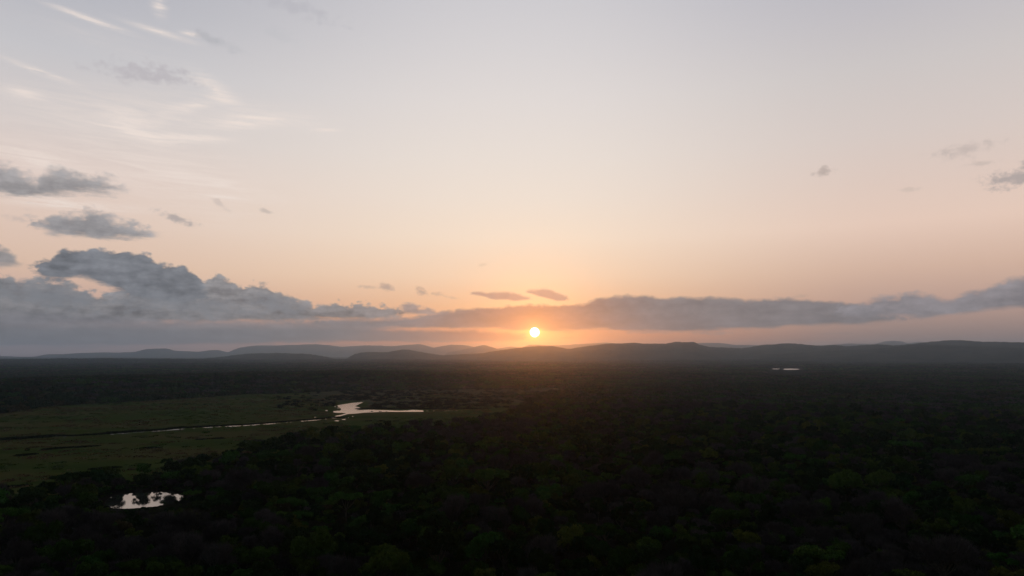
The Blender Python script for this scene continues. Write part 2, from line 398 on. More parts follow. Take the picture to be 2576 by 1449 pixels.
def put(name, me, parent=None, label=None, cat=None, group=None, kind=None, loc=None):
    o = bpy.data.objects.new(name, me); COL.objects.link(o)
    if parent: o.parent = parent
    if loc is not None: o.location = loc
    if label: o['label'] = label
    if cat: o['category'] = cat
    if group: o['group'] = group
    if kind: o['kind'] = kind
    return o

def vnoise(x, y, seed=0):                      # smooth value noise, -1..1
    xi = np.floor(x).astype(np.int64); yi = np.floor(y).astype(np.int64)
    fx = x - xi; fy = y - yi; fx = fx * fx * (3 - 2 * fx); fy = fy * fy * (3 - 2 * fy)
    def h(a, b):
        n = (a * 374761393 + b * 668265263 + seed * 974711) & 0x7fffffff
        n = ((n ^ (n >> 13)) * 1274126177) & 0x7fffffff
        return ((n ^ (n >> 16)) & 0xffff) / 32767.5 - 1
    return (h(xi, yi) * (1 - fx) + h(xi + 1, yi) * fx) * (1 - fy) + (h(xi, yi + 1) * (1 - fx) + h(xi + 1, yi + 1) * fx) * fy

def fbm(x, y, oct=4, seed=0):
    s = 0; a = 1; t = 0
    for i in range(oct):
        s = s + a * vnoise(x * 2 ** i + 17.3 * i, y * 2 ** i - 9.1 * i, seed + i); t += a; a *= 0.5
    return s / t

def ss(x, a, b):
    t = np.clip((x - a) / (b - a), 0, 1); return t * t * (3 - 2 * t)

def inpoly(px, py, poly):
    px = np.asarray(px); py = np.asarray(py); c = np.zeros(px.shape, bool)
    n = len(poly)
    for i in range(n):
        x1, y1 = poly[i]; x2, y2 = poly[(i + 1) % n]
        if y1 == y2: continue
        k = ((y1 > py) != (y2 > py)) & (px < (x2 - x1) * (py - y1) / (y2 - y1) + x1)
        c ^= k
    return c

# outlines of the open ground, in photo pixels
GRASS = [(-700, 1095), (-200, 1062), (0, 1042), (50, 1031), (120, 1022), (250, 1015), (380, 1008), (500, 1000), (600, 993), (750, 989), (830, 984), (1000, 981), (1200, 979),
         (1350, 977), (1435, 977), (1445, 982), (1400, 990), (1330, 994), (1290, 1003), (1330, 1012), (1345, 1022), (1300, 1034), (1245, 1045), (1205, 1056), (1150, 1065),
         (1050, 1074), (950, 1080), (830, 1092), (760, 1099), (700, 1107), (650, 1124), (610, 1138), (530, 1158), (440, 1176), (375, 1200), (300, 1218), (200, 1230),
         (130, 1242), (60, 1262), (0, 1266), (-200, 1290), (-700, 1330)]
# the near edge was read off the tree tops: its foot lies lower by about a tree's height
GRASS = [(px_, py_ + (0 if k_ < 22 else min(0.55 * 5.5 * F / np.hypot(*ground(px_, py_)[:2]), 4 if -100 < px_ < 470 else 40))) for k_, (px_, py_) in enumerate(GRASS)]
SANDY = [(780, 989), (830, 984), (1000, 981), (1200, 979), (1350, 977), (1435, 977), (1445, 982), (1400, 990), (1330, 994), (1290, 1003), (1325, 1012), (1250, 1016), (1150, 1019), (1050, 1022),
         (960, 1026), (925, 1020), (930, 1010), (880, 1008), (830, 1014), (790, 1010)]
PONDP = [(263, 1270), (272, 1254), (290, 1247), (313, 1243), (338, 1241), (371, 1239), (405, 1238), (438, 1241), (459, 1247), (462, 1254), (445, 1263), (420, 1269), (395, 1274), (360, 1278), (320, 1280), (285, 1280)]
LAKEP = [(1970, 929.4), (1974, 927.9), (1990, 927.5), (2006, 928.2), (2013, 929.4), (2004, 930.8), (1985, 931.2), (1973, 930.6)]
LAKEP2 = [(1941, 928.6), (1946, 927.6), (1952, 928.0), (1961, 928.0), (1962, 929.0), (1950, 929.6)]
CLEAR_LAKE = [(1925, 924), (2030, 924), (2040, 950), (1915, 950)]
POND_CLEAR = [(255, 1236), (470, 1228), (478, 1300), (245, 1308)]

def edge_r():                                   # distance of the far grass edge against azimuth
    pts = GRASS[:16]
    A = []; Rr = []
    for p in pts:
        g = ground(*p); A.append(math.degrees(math.atan2(g[0], g[1]))); Rr.append(math.hypot(g[0], g[1]))
    return np.array(A), np.array(Rr)
EA, ER = edge_r()

def height(x, y):
    r = np.hypot(x, y); az = np.degrees(np.arctan2(x, y))
    er = np.interp(az, EA, ER)
    beyond = r - er
    leftw = ss(-az, -4, 14)
    h = 20 * ss(beyond, 25, 200) * leftw * (1 - 0.8 * ss(beyond, 320, 1000))
    roll = fbm(x / 1500 + 3, y / 700, 3, 11)
    h = h + (5 + 9 * roll) * ss(r, 1500, 2500) * (1 + 0.7 * ss(r, 4000, 6500))
    # the lake at the right lies on level ground
    lk = ground(1990, 929)
    d = np.hypot((x - lk[0] * 0.85) / 1.0, (y - lk[1] * 0.85) / 2.6)
    h = h * ss(d, 250, 900)
    # gentle swell of the bush on the right, nearer than the plain
    h = h + 5 * fbm(x / 260, y / 260, 2, 5) * ss(az, 2, 14) * ss(r, 260, 420) * (1 - ss(r, 1100, 1400))
    back = ss(np.abs(az), 60, 100)
    return h * (1 - back)

# ------------------------------------------------------------------ terrain
azs = np.concatenate([np.arange(-180, -44, 4.0), np.arange(-44, 44, 0.16), np.arange(44, 180.1, 4.0)])
rs = np.concatenate([[0.5], np.geomspace(60, 24500, 330)])
A, Rr = np.meshgrid(np.radians(azs), rs)
X = Rr * np.sin(A); Y = Rr * np.cos(A)
Z = height(X, Y)
Z += fbm(X / 14, Y / 14, 2, 33) * 2.2 * ss(Rr, 4500, 6500) * (1 - ss(np.abs(np.degrees(A)), 42, 60))
nr, na = X.shape
V = np.stack([X, Y, Z], -1).reshape(-1, 3)
i, j = np.meshgrid(np.arange(nr - 1), np.arange(na - 1), indexing='ij')
a = i * na + j
Fq = np.stack([a, a + 1, a + na + 1, a + na], -1).reshape(-1, 4)[:, ::-1]
put('ground', mesh('ground', V, Fq, M['soil']), kind='structure', label='dark bush floor reaching from the foreground to the hills', cat='ground')

def densify(poly, step):
    out = []
    for (x1, y1), (x2, y2) in zip(poly, poly[1:] + poly[:1]):
        n = max(1, int(math.hypot(x2 - x1, y2 - y1) / step))
        for k in range(n): out.append((x1 + (x2 - x1) * k / n, y1 + (y2 - y1) * k / n))
    return out

from mathutils.geometry import tessellate_polygon
def sheet(polys, z, jit=0.0, step=8, seed=1):
    vs = []; fs = []
    g = np.random.default_rng(seed)
    for poly in polys:
        P = densify(poly, step)
        P = [(x + g.normal() * jit, y + g.normal() * jit * 0.3) for x, y in P]
        co = [ground(x, y, 0) for x, y in P]
        tri = tessellate_polygon([[Vector((c[0], c[1], 0)) for c in co]])
        b = len(vs)
        for c in co:
            vs.append((c[0], c[1], z))
        for t in tri:
            p = [co[k] for k in t]
            area = (p[1][0] - p[0][0]) * (p[2][1] - p[0][1]) - (p[2][0] - p[0][0]) * (p[1][1] - p[0][1])
            t = t if area > 0 else t[::-1]
            fs.append(tuple(b + k for k in t))
    return vs, fs

v, f = sheet([GRASS], 0.06, 1.5, 6, 3)
put('grassland', mesh('grassland', v, f, M['grass']), kind='structure', label='flat open grassland along the river, left of the bush', cat='grassland')
v, f = sheet([SANDY], 0.11, 1.2, 6, 4)
put('sandy_scrubland', mesh('sandy_scrubland', v, f, M['sand']), kind='structure', label='pale sandy scrub beyond the river bend', cat='ground')

# river: the basin, its arm to the right and the broken channel to the left
BASIN = [(915.4, 1011.1), (902, 1012.3), (888, 1013.6), (868, 1016.5), (848, 1020.3), (851, 1023), (856, 1026), (858, 1030), (856, 1033.2), (838, 1034.5), (839.6, 1038.2), (850, 1039), (861, 1039), (871, 1040.3),
         (859.6, 1043.6), (846, 1046), (838, 1050), (834.6, 1052.8), (851, 1052), (846, 1050), (861, 1046), (874.6, 1042), (896, 1040.6), (914.6, 1038.6), (954.6, 1036.8), (1010, 1036.5), (1066, 1036.4),
         (1064, 1032.4), (1038, 1031.2), (1025, 1032.8), (1004.6, 1033.6), (960, 1031.8), (929.6, 1031), (913, 1031.8), (895, 1032.6), (911, 1029), (905, 1025.6), (893, 1022), (905, 1016.5)]
LINE = [(0, 1108), (143, 1099.5), (187, 1098.8), (277, 1093.3), (327, 1089.5), (363, 1087), (383, 1086), (413, 1083.6), (450, 1080.4), (487, 1078), (510, 1076.3), (533, 1075.3), (567, 1073), (617, 1071),
        (653, 1068.3), (663, 1067.8), (693, 1065.5), (767, 1059.4), (807, 1056), (833, 1053)]
def liney(x): return float(np.interp(x, [p[0] for p in LINE], [p[1] for p in LINE]))
pieces = [BASIN]
for x0, x1, th in ((143, 147, 1.6), (160, 168, 1.4), (181, 188, 1.6), (276, 287, 1.6), (289, 293, 1.2), (296, 328, 1.8), (335, 345, 0.9), (350, 364, 1.3), (382, 408, 2.4), (410, 416, 1.5), (418, 452, 2.6), (453, 463, 0.9),
                   (484, 491, 1.6), (508, 535, 2.6), (541, 556, 1.8), (566, 606, 3.2), (611, 630, 4.0), (632, 655, 2.6), (662, 694, 2.4), (697, 700, 1.2), (703, 706, 1.2), (720, 724, 1.2), (729, 733, 1.1), (757, 808, 2.2),
                   (818, 822, 1.2), (0, 20, 1.0)):
    n = max(3, int((x1 - x0) / 4)); up = []; dn_ = []
    for k in range(n + 1):
        x = x0 + (x1 - x0) * k / n; t = th * random.uniform(0.3, 0.5) * math.sin(math.pi * (0.08 + 0.84 * k / n)) ** 0.6 * random.uniform(0.55, 1.15)
        up.append((x, liney(x) - t)); dn_.append((x, liney(x) + t))
    pieces.append(up + dn_[::-1])
for x0, x1, y, th in ((1073, 1078, 1033.9, 0.8), (1089, 1093, 1033.8, 1.0), (1100, 1103, 1034, 0.9), (1108, 1111, 1034, 0.9), (1115, 1124, 1034, 1.4), (1126, 1131, 1033.7, 1.6), (1133, 1139, 1033.8, 1.4), (1144, 1151, 1033.5, 1.4), (1160, 1164, 1034, .8),
                      (818, 825, 1033.2, 1.8), (841, 845, 1023.4, 1.4), (848, 856, 1026.6, 1.4), (931, 939, 1003.2, 1.4), (841, 853, 1059, 2.0), (860, 870, 1055.8, 2.0), (874, 878, 1051.2, 1.4), (885, 889, 1047.8, 1.4), (827, 832, 1050.8, 1.2),
                      (790, 795, 1050, 1.2), (867, 870, 1052, 1.0)):
    n = 6
    pieces.append([(x0 + (x1 - x0) * k / n, y - th * 0.5 * math.sin(math.pi * (0.1 + 0.8 * k / n))) for k in range(n + 1)] + [(x1 - (x1 - x0) * k / n, y + th * 0.5 * math.sin(math.pi * (0.1 + 0.8 * k / n))) for k in range(n + 1)])
v, f = sheet(pieces, 0.17, 0.35, 3, 5)
put('river', mesh('river', v, f, M['water']), kind='structure', label='bright river bending across the grassland with a broken channel to the left', cat='river')
v, f = sheet([[(x + (x - 360) * 0.05, y + (y - 1260) * 0.10) for x, y in PONDP]], 0.05, 0.8, 5, 6)
put('pond_bank', mesh('pond_bank', v, f, M['mud']), kind='structure', label='bare muddy bank round the pond', cat='bank')
v, f = sheet([PONDP], 0.10, 0.8, 5, 7)
put('pond', mesh('pond', v, f, M['calm']), kind='structure', label='small pond among trees at lower left, mirroring the sky', cat='pond')
v, f = sheet([LAKEP, LAKEP2], 1.0, 0.1, 3, 8)
put('lake', mesh('lake', v, f, M['ruffled']), kind='structure', label='small distant lake shining in the bush at right', cat='lake')

# ------------------------------------------------------------------ hills
def ridge(name, pts, D, wf, wb, label, seed):
    px = np.array([p[0] for p in pts], float); py = np.array([p[1] for p in pts], float)
    AE = np.array([azel(a_, b_) for a_, b_ in zip(px, py)])
    az = np.arange(AE[0, 0], AE[-1, 0], 0.05)
    el = np.interp(az, AE[:, 0], AE[:, 1])
    k = np.array([1, 2, 3, 2, 1]) / 9.0
    el = np.convolve(np.pad(el, 2, mode='edge'), k, mode='valid')
    # the crest wanders in depth so the range is not a straight wall
    Dm = D * (1 + 0.06 * fbm(az / 6.0, az * 0 + seed, 3, seed))
    crest = HCAM + Dm * np.tan(np.radians(el))
    crest = np.maximum(crest, -6) + fbm(az * 6, az * 0, 3, seed + 3) * 3.0
    fade = np.minimum(ss(az - az[0], 0, 1.0), ss(az[-1] - az, 0, 1.0))
    crest = crest * fade - 8 * (1 - fade)
    t = np.concatenate([np.linspace(-1, 0, 46), np.linspace(0.05, 1, 16)])
    rows = []
    for u in t:
        w = np.where(u < 0, wf, wb)
        r = Dm + u * w
        prof = 0.5 * (1 + math.cos(math.pi * u)) ** 1.0
        x = r * np.sin(np.radians(az)); y = r * np.cos(np.radians(az))
        g = fbm(x / 420, y / 800, 4, seed + 7) * np.clip(crest, 0, 400) * 0.33 * (math.sin(math.pi * min(1, abs(u))) ** 1.2 if u < 0 else 0)
        z = -8 + (crest + 8) * prof + g * (1 if u > -0.9 else 0.3)
        z = z + fbm(x / 25, y / 25, 2, seed + 9) * 2.2
        rows.append(np.stack([x, y, z], -1))
    G = np.stack(rows)
    n0, n1 = G.shape[:2]
    i_, j_ = np.meshgrid(np.arange(n0 - 1), np.arange(n1 - 1), indexing='ij'); a_ = i_ * n1 + j_
    f_ = np.stack([a_, a_ + 1, a_ + n1 + 1, a_ + n1], -1).reshape(-1, 4)[:, ::-1]
    return put(name, mesh(name, G.reshape(-1, 3), f_, M['hill']), kind='structure', label=label, cat='hills')

ridge('hills', [(-260, 900), (-120, 893), (0, 895), (40, 897), (83, 898), (117, 891.5), (160, 891), (200, 888), (260, 886.5), (300, 887), (340, 885), (367, 878), (390, 877), (417, 876), (443, 883), (500, 885), (533, 881),
      (555, 882), (573, 886.5), (600, 875), (625, 871), (650, 869), (717, 870), (760, 867.5), (793, 866), (830, 868.5), (859, 873), (890, 871), (919, 868.7), (960, 870.5), (992, 871), (1030, 868), (1055, 865.7), (1075, 870), (1092, 875),
      (1110, 871), (1135, 867.7), (1160, 868), (1179, 870), (1205, 876), (1240, 879), (1270, 874), (1285, 871.7), (1309, 875), (1332, 868.7), (1369, 868.7), (1409, 869), (1470, 865), (1525, 861.7), (1590, 868), (1660, 872), (1730, 866), (1757, 862.7), (1810, 862.7), (1850, 868),
      (1897, 867.7), (1960, 872), (2050, 869), (2110, 866), (2144, 864), (2200, 865), (2224, 859), (2247, 857), (2270, 859), (2284, 864), (2310, 860), (2334, 863), (2400, 868), (2600, 869), (2850, 872)],
      18500, 3800, 2400, 'farthest pale range of hills under the sunset', 21)
ridge('hills', [(1100, 889), (1150, 883), (1192, 874), (1205, 871), (1217, 867.7), (1230, 871), (1252, 878), (1290, 884), (1330, 890)], 15000, 1500, 1500, 'small pointed hill left of the sun', 24)
ridge('hills', [(380, 909), (440, 906), (500, 903), (567, 896.5), (600, 892), (627, 889.5), (693, 888), (767, 890), (800, 894), (833, 900), (853, 905), (869, 904), (880, 897), (892, 891), (910, 887), (925, 886), (975, 886), (1012, 879), (1030, 880),
      (1045, 883), (1080, 889), (1115, 894), (1159, 891), (1209, 889), (1259, 881), (1295, 876), (1325, 873), (1359, 870), (1392, 871), (1415, 875), (1432, 878), (1450, 875), (1475, 871), (1525, 866), (1592, 863), (1640, 865), (1675, 865), (1690, 862), (1702, 860), (1717, 861), (1747, 860.4),
      (1757, 866), (1784, 873), (1867, 876), (1890, 873), (1917, 868), (1984, 864), (2017, 866), (2067, 871), (2094, 868), (2134, 871), (2210, 866), (2250, 869), (2300, 865), (2340, 860), (2384, 856), (2417, 855.5), (2467, 859.5), (2517, 860), (2576, 861), (2850, 866)],
      7700, 2000, 1700, 'dark wooded hills right below and beside the sun', 31)
ridge('hills', [(1880, 898), (1960, 890), (2040, 885), (2117, 881), (2184, 879.5), (2250, 873), (2300, 867), (2384, 868), (2450, 871), (2576, 876), (2850, 884)], 6700, 1600, 1500, 'nearest wooded hill at the right edge', 41)
ridge('hills', [(-400, 906), (0, 904.5), (120, 904), (200, 903), (267, 900.5), (330, 902), (420, 903), (500, 902.5), (640, 904), (760, 906), (900, 909)], 6200, 1200, 1400, 'low wooded plateau at the left below the far hills', 51)

# ------------------------------------------------------------------ trees: meshes
def leaves(cent, normal, size, g, aspect=0.7):
    n = len(cent)
    nrm_ = normal + g.normal(size=(n, 3)) * 0.55
    nrm_ /= np.linalg.norm(nrm_, axis=1, keepdims=True) + 1e-9
    t = np.cross(nrm_, g.normal(size=(n, 3))); t /= np.linalg.norm(t, axis=1, keepdims=True) + 1e-9
    b = np.cross(nrm_, t)
    s = (size * g.uniform(0.6, 1.4, n))[:, None]
    q = np.stack([cent + t * s, cent + b * s * aspect, cent - t * s, cent - b * s * aspect], 1)
    return q.reshape(-1, 3), np.arange(n * 4).reshape(-1, 4)

def crown(kind, seed, n, size):
    g = np.random.default_rng(seed)
    shape = {'round': (4.0, 3.0, 4.6), 'flat': (6.2, 1.3, 6.6), 'tall': (3.2, 3.8, 5.2), 'low': (3.2, 1.9, 2.3), 'bare': (3.6, 3.0, 4.4)}[kind]
    Rx, Rz, zc = shape
    k = g.integers(9, 15)
    th = g.uniform(0, 2 * math.pi, k); rr = np.sqrt(g.uniform(0, 1, k)) * 0.72
    hz = np.sqrt(np.clip(1 - rr ** 2, 0, 1)) * g.uniform(-0.25, 0.72, k)
    C = np.stack([rr * np.cos(th) * Rx, rr * np.sin(th) * Rx, zc + hz * Rz], 1)
    lr = g.uniform(0.26, 0.5, k) * Rx * (0.55 if kind == 'flat' else 1)
    w = lr ** 2 / np.sum(lr ** 2)
    idx = g.choice(k, n, p=w)
    d = g.normal(size=(n, 3)); d /= np.linalg.norm(d, axis=1, keepdims=True)
    d[:, 2] = np.where(d[:, 2] < -0.35, -d[:, 2], d[:, 2])
    rad = lr[idx] * (g.uniform(0.25, 1, n) ** 0.4) * (1 + 0.14 * np.sin(d[:, 0] * 9 + idx) * np.cos(d[:, 1] * 8))
    sq = np.array([1, 1, 0.5 if kind == 'flat' else 0.8])
    P = C[idx] + d * rad[:, None] * sq
    if kind == 'bare':
        # thin twigs fanning outward and up from the limbs
        dirn = (P - np.array([0, 0, 1.5])); dirn /= np.linalg.norm(dirn, axis=1, keepdims=True)
        dirn = dirn + g.normal(size=(n, 3)) * 0.35; dirn[:, 2] += 0.25; dirn /= np.linalg.norm(dirn, axis=1, keepdims=True)
        L_ = g.uniform(0.5, 1.3, n)[:, None]
        side = np.cross(dirn, g.normal(size=(n, 3))); side /= np.linalg.norm(side, axis=1, keepdims=True)
        wd = size * 0.22
        q = np.stack([P - side * wd, P + side * wd, P + dirn * L_ + side * wd * 0.3, P + dirn * L_ - side * wd * 0.3], 1).reshape(-1, 3)
        return q, np.arange(n * 4).reshape(-1, 4), C
    v_, f_ = leaves(P, d, size, g)
    return v_, f_, C

def tube(p0, p1, r0, r1, vs, fs, seg=6):
    p0 = Vector(p0); p1 = Vector(p1); d = (p1 - p0).normalized()
    s_ = d.orthogonal().normalized(); t_ = d.cross(s_)
    b = len(vs)
    for p, r_ in ((p0, r0), (p1, r1)):
        for k in range(seg):
            a_ = 2 * math.pi * k / seg
            vs.append(tuple(p + s_ * (r_ * math.cos(a_)) + t_ * (r_ * math.sin(a_))))
    for k in range(seg):
        fs.append((b + k, b + (k + 1) % seg, b + seg + (k + 1) % seg, b + seg + k))

def trunk(C, rad=0.22, lean=0.3, seed=0):
    g = random.Random(seed); vs = []; fs = []
    top = Vector((g.uniform(-lean, lean), g.uniform(-lean, lean), max(0.7, min(c[2] for c in C) * 0.5)))
    mid_ = Vector((top.x * 0.4, top.y * 0.4, top.z * 0.5))
    tube((0, 0, -0.4), mid_, rad * 1.3, rad, vs, fs); tube(mid_, top, rad, rad * 0.85, vs, fs)
    for c in C:
        c = Vector([float(q) for q in c]); m_ = top.lerp(c, 0.5) + Vector((g.uniform(-.3, .3), g.uniform(-.3, .3), -0.2))
        tube(top, m_, rad * 0.6, rad * 0.35, vs, fs, 5); tube(m_, c, rad * 0.35, rad * 0.12, vs, fs, 4)
    return vs, fs

KINDS = [('round', 'green', 'round leafy green tree', 'leafy_tree'), ('round', 'dark', 'round dark evergreen tree', 'evergreen_tree'), ('tall', 'dark', 'upright dark evergreen tree', 'evergreen_tree'),
         ('round', 'yellow', 'round yellow-green tree', 'yellow_green_tree'), ('bare', 'grey', 'grey leafless twiggy tree', 'leafless_tree'), ('low', 'green', 'low spreading green bush', 'green_bush'),
         ('low', 'olive', 'low olive-brown bush', 'brown_bush'), ('flat', 'green', 'flat-topped green thorn tree', 'thorn_tree')]
WEIGHT = np.array([.23, .18, .10, .09, .18, .10, .08, .04])
near = []
protos = []
for q, (kd, mt, lb, nm) in enumerate(KINDS):
    for var in range(2):
        n = {'bare': 2600, 'low': 1500, 'flat': 2400}.get(kd, 2300)
        v_, f_, C = crown(kd, 100 + q * 7 + var, n, 0.24 if kd != 'bare' else 0.2)
        cm = mesh(nm + '_crown', v_, f_, M[mt])
        tv, tf = trunk(C, 0.16 if kd == 'low' else 0.24, 0.4, q * 3 + var)
        tm = mesh(nm + '_trunk', tv, tf, M['bark'])
        near.append((q, cm, tm))
    # one joined, lighter copy for the woodland beyond
    for var in range(2):
        v_, f_, C = crown(kd, 300 + q * 7 + var, 620 if kd != 'bare' else 900, 0.42 if kd != 'bare' else 0.34)
        po = bpy.data.objects.new('woodland_tree', mesh('woodland_tree', v_, f_, M[mt]))
        protos.append((q, po))

# ------------------------------------------------------------------ trees: where they stand
def scatter(r0, r1, step, azmax, g, jit=0.45):
    xs = np.arange(-r1 * math.sin(R(azmax)), r1 * math.sin(R(azmax)), step); ys = np.arange(0, r1, step)
    X_, Y_ = np.meshgrid(xs, ys); X_ = X_ + g.uniform(-jit, jit, X_.shape) * step; Y_ = Y_ + g.uniform(-jit, jit, Y_.shape) * step
    X_ = X_.ravel(); Y_ = Y_.ravel(); r_ = np.hypot(X_, Y_); a_ = np.degrees(np.arctan2(X_, Y_))
    k = (r_ > r0) & (r_ <= r1) & (np.abs(a_) < azmax)
    return X_[k], Y_[k]

g = np.random.default_rng(99)
x, y = scatter(150, 900, 5.3, 42, g)
z = height(x, y)
ppx, ppy = project(x, y, z)
PCx = [(p[0] + (p[0] - 360) * 0.10, p[1] + (p[1] - 1260) * 0.16) for p in PONDP]
keep = ~inpoly(ppx, ppy, GRASS) & ~inpoly(ppx, ppy, PCx)
thin = g.uniform(0, 1, len(x)) < 0.93
x, y, z, ppx, ppy = (q[keep & thin] for q in (x, y, z, ppx, ppy))
kinds_n = fbm(x / 55, y / 55, 3, 61)
gk = g.uniform(0, 1, len(x))
cw = np.cumsum(WEIGHT) / WEIGHT.sum()
kidx = np.searchsorted(cw, gk).clip(0, 7)
kidx = np.where((kinds_n > 0.22) & (g.uniform(0, 1, len(x)) < 0.65), 4, kidx)       # drifts of bare trees
kidx = np.where((kinds_n < -0.32) & (g.uniform(0, 1, len(x)) < 0.5), 1, kidx)
scl = np.exp(g.normal(0, 0.34, len(x))) * 0.76
scl = np.clip(scl, 0.45, 1.8)
nearpond = inpoly(ppx, ppy, POND_CLEAR)
front = nearpond & (ppy > 1262)
scl = np.where(front, scl * 0.30, scl)
gapaz = ((ppx > 306) & (ppx < 352)) | ((ppx > 364) & (ppx < 412))
gapb = gapaz & (ppy > 1150) & (ppy <= 1262)
scl = np.where(gapb, np.minimum(scl, 1) * 0.36, scl)
# nothing that stands in front may reach over the water
for _ in range(14):
    top_y = project(x, y, z + scl * 7.4)[1]
    wide = scl * 4.2 * F / np.hypot(x, y)
    over = (ppy > 1266) & (ppy < 1420) & (ppx + wide > 272) & (ppx - wide < 432) & (top_y < 1277 - 4 * np.sin(ppx * 0.3))
    scl = np.where(over, scl * 0.86, scl)
kidx = np.where(front | gapb, np.where(kidx == 4, 5, kidx), kidx)
# trees that show on the edge of the bush are rather dense
rr_ = np.hypot(x, y)
scl = scl * (1 - 0.16 * ss(rr_, 300, 600))      # the bush farther off is lower scrub
# size in the picture
tops = scl * 7.5
app = scl * 8 / rr_
tx, ty = project(x, y, z + tops)
vis = (ppx > -20) & (ppx < 2596) & (ty < 1449) & (ty > 1000)
order = np.argsort(-np.where(vis, app, -1))
N_IND = 285
ind = order[:N_IND]
rest = np.setdiff1d(np.arange(len(x)), ind)

groups = {0: 'round green trees of the bush', 1: 'dark evergreen trees of the bush', 2: 'upright evergreens of the bush', 3: 'yellow-green trees of the bush', 4: 'leafless grey trees of the bush',
          5: 'low green bushes', 6: 'low brown bushes', 7: 'thorn trees of the bush'}
cats = {0: 'tree', 1: 'tree', 2: 'tree', 3: 'tree', 4: 'bare tree', 5: 'bush', 6: 'bush', 7: 'thorn tree'}
LOOK = {q: KINDS[q][2] for q in range(8)}
sect = [(-1e9, 430, 'at the far left'), (430, 860, 'at the left'), (860, 1288, 'left of centre'), (1288, 1716, 'right of centre'), (1716, 2146, 'at the right'), (2146, 1e9, 'at the far right')]
rows = [(1430, 1e9, 'bottom edge'), (1390, 1430, 'lowest full row'), (1350, 1390, 'second row up'), (1310, 1350, 'third row up'), (-1e9, 1310, 'rows above the third')]
cell = {}
for q in ind:
    cx_, cy_ = project(x[q], y[q], z[q] + 4 * scl[q])
    s_ = next(i_ for i_, t in enumerate(sect) if t[0] <= cx_ < t[1]); w_ = next(i_ for i_, t in enumerate(rows) if t[0] <= cy_ < t[1])
    cell.setdefault((s_, w_, int(kidx[q])), []).append((cx_, q))
ORD = ['leftmost', 'second from left', 'third from left', 'fourth from left', 'fifth from left', 'sixth from left', 'seventh from left', 'eighth from left', 'ninth from left', 'tenth from left', 'eleventh from left', 'twelfth from left', 'thirteenth from left', 'fourteenth from left', 'fifteenth from left', 'sixteenth from left']
lab = {}
for (s_, w_, k_), L_ in cell.items():
    L_.sort()
    for n_, (_, q) in enumerate(L_):
        o_ = 'only ' if len(L_) == 1 else ORD[min(n_, 15)] + ' '
        lab[q] = (o_ + LOOK[k_] + ', ' + rows[w_][2] + ' ' + sect[s_][2])
first = {}
for q in ind:
    k_ = int(kidx[q]); var = int(g.integers(0, 2)); _, cm, tm = near[k_ * 2 + var]
    if (k_, var) not in first:
        root = bpy.data.objects.new(KINDS[k_][3], None); COL.objects.link(root)
        c_ = put('crown', cm, root); t_ = put('trunk', tm, root)
        first[(k_, var)] = (root, c_, t_)
    else:
        r0_, c0_, t0_ = first[(k_, var)]
        root = r0_.copy(); COL.objects.link(root)
        c_ = c0_.copy(); COL.objects.link(c_); c_.parent = root
        t_ = t0_.copy(); COL.objects.link(t_); t_.parent = root
    root.location = (x[q], y[q], z[q]); root.rotation_euler = (0, 0, g.uniform(0, 6.28))
    root.scale = (scl[q], scl[q], scl[q] * g.uniform(0.85, 1.15))
    root['label'] = lab[q]; root['category'] = cats[k_]; root['group'] = groups[k_]

# the wide thorn tree that stands up against the grassland
def single_tree(name, px, py, kd, mt, sc_, label, cat, seed, zs=1.0, n=3200):
    p = ground(px, py); v_, f_, C = crown(kd, seed, n, 0.24)
    root = bpy.data.objects.new(name, None); COL.objects.link(root); root.location = tuple(p)
    put('crown', mesh('crown', v_, f_, M[mt]), root)
    tv, tf = trunk(C, 0.34, 0.6, seed); put('trunk', mesh('trunk', tv, tf, M['bark']), root)
    root.scale = (sc_, sc_, sc_ * zs); root['label'] = label; root['category'] = cat
    return root
single_tree('thorn_tree', 165, 1257, 'flat', 'dark', 1.45, 'wide umbrella-shaped thorn tree standing dark against the grassland, left of the pond', 'thorn tree', 901)
single_tree('evergreen_tree', 266, 1236, 'tall', 'dark', 0.9, 'dark domed evergreen at the bush edge, just behind the left end of the pond', 'tree', 902)
single_tree('evergreen_tree', 358, 1234, 'round', 'dark', 0.62, 'small dark evergreen behind the middle of the pond, splitting its bright reflection', 'tree', 904)
single_tree('evergreen_tree', 290, 1236, 'round', 'dark', 0.8, 'round dark evergreen on the far shore near the left end of the pond', 'tree', 906)
single_tree('leafless_tree', 394, 1235, 'bare', 'grey', 0.62, 'small leafless tree on the far shore of the pond, right of its middle', 'bare tree', 905, n=1500)
single_tree('evergreen_tree', 5, 1268, 'round', 'dark', 1.0, 'dark round tree at the left edge of the picture beside the grassland', 'tree', 903)

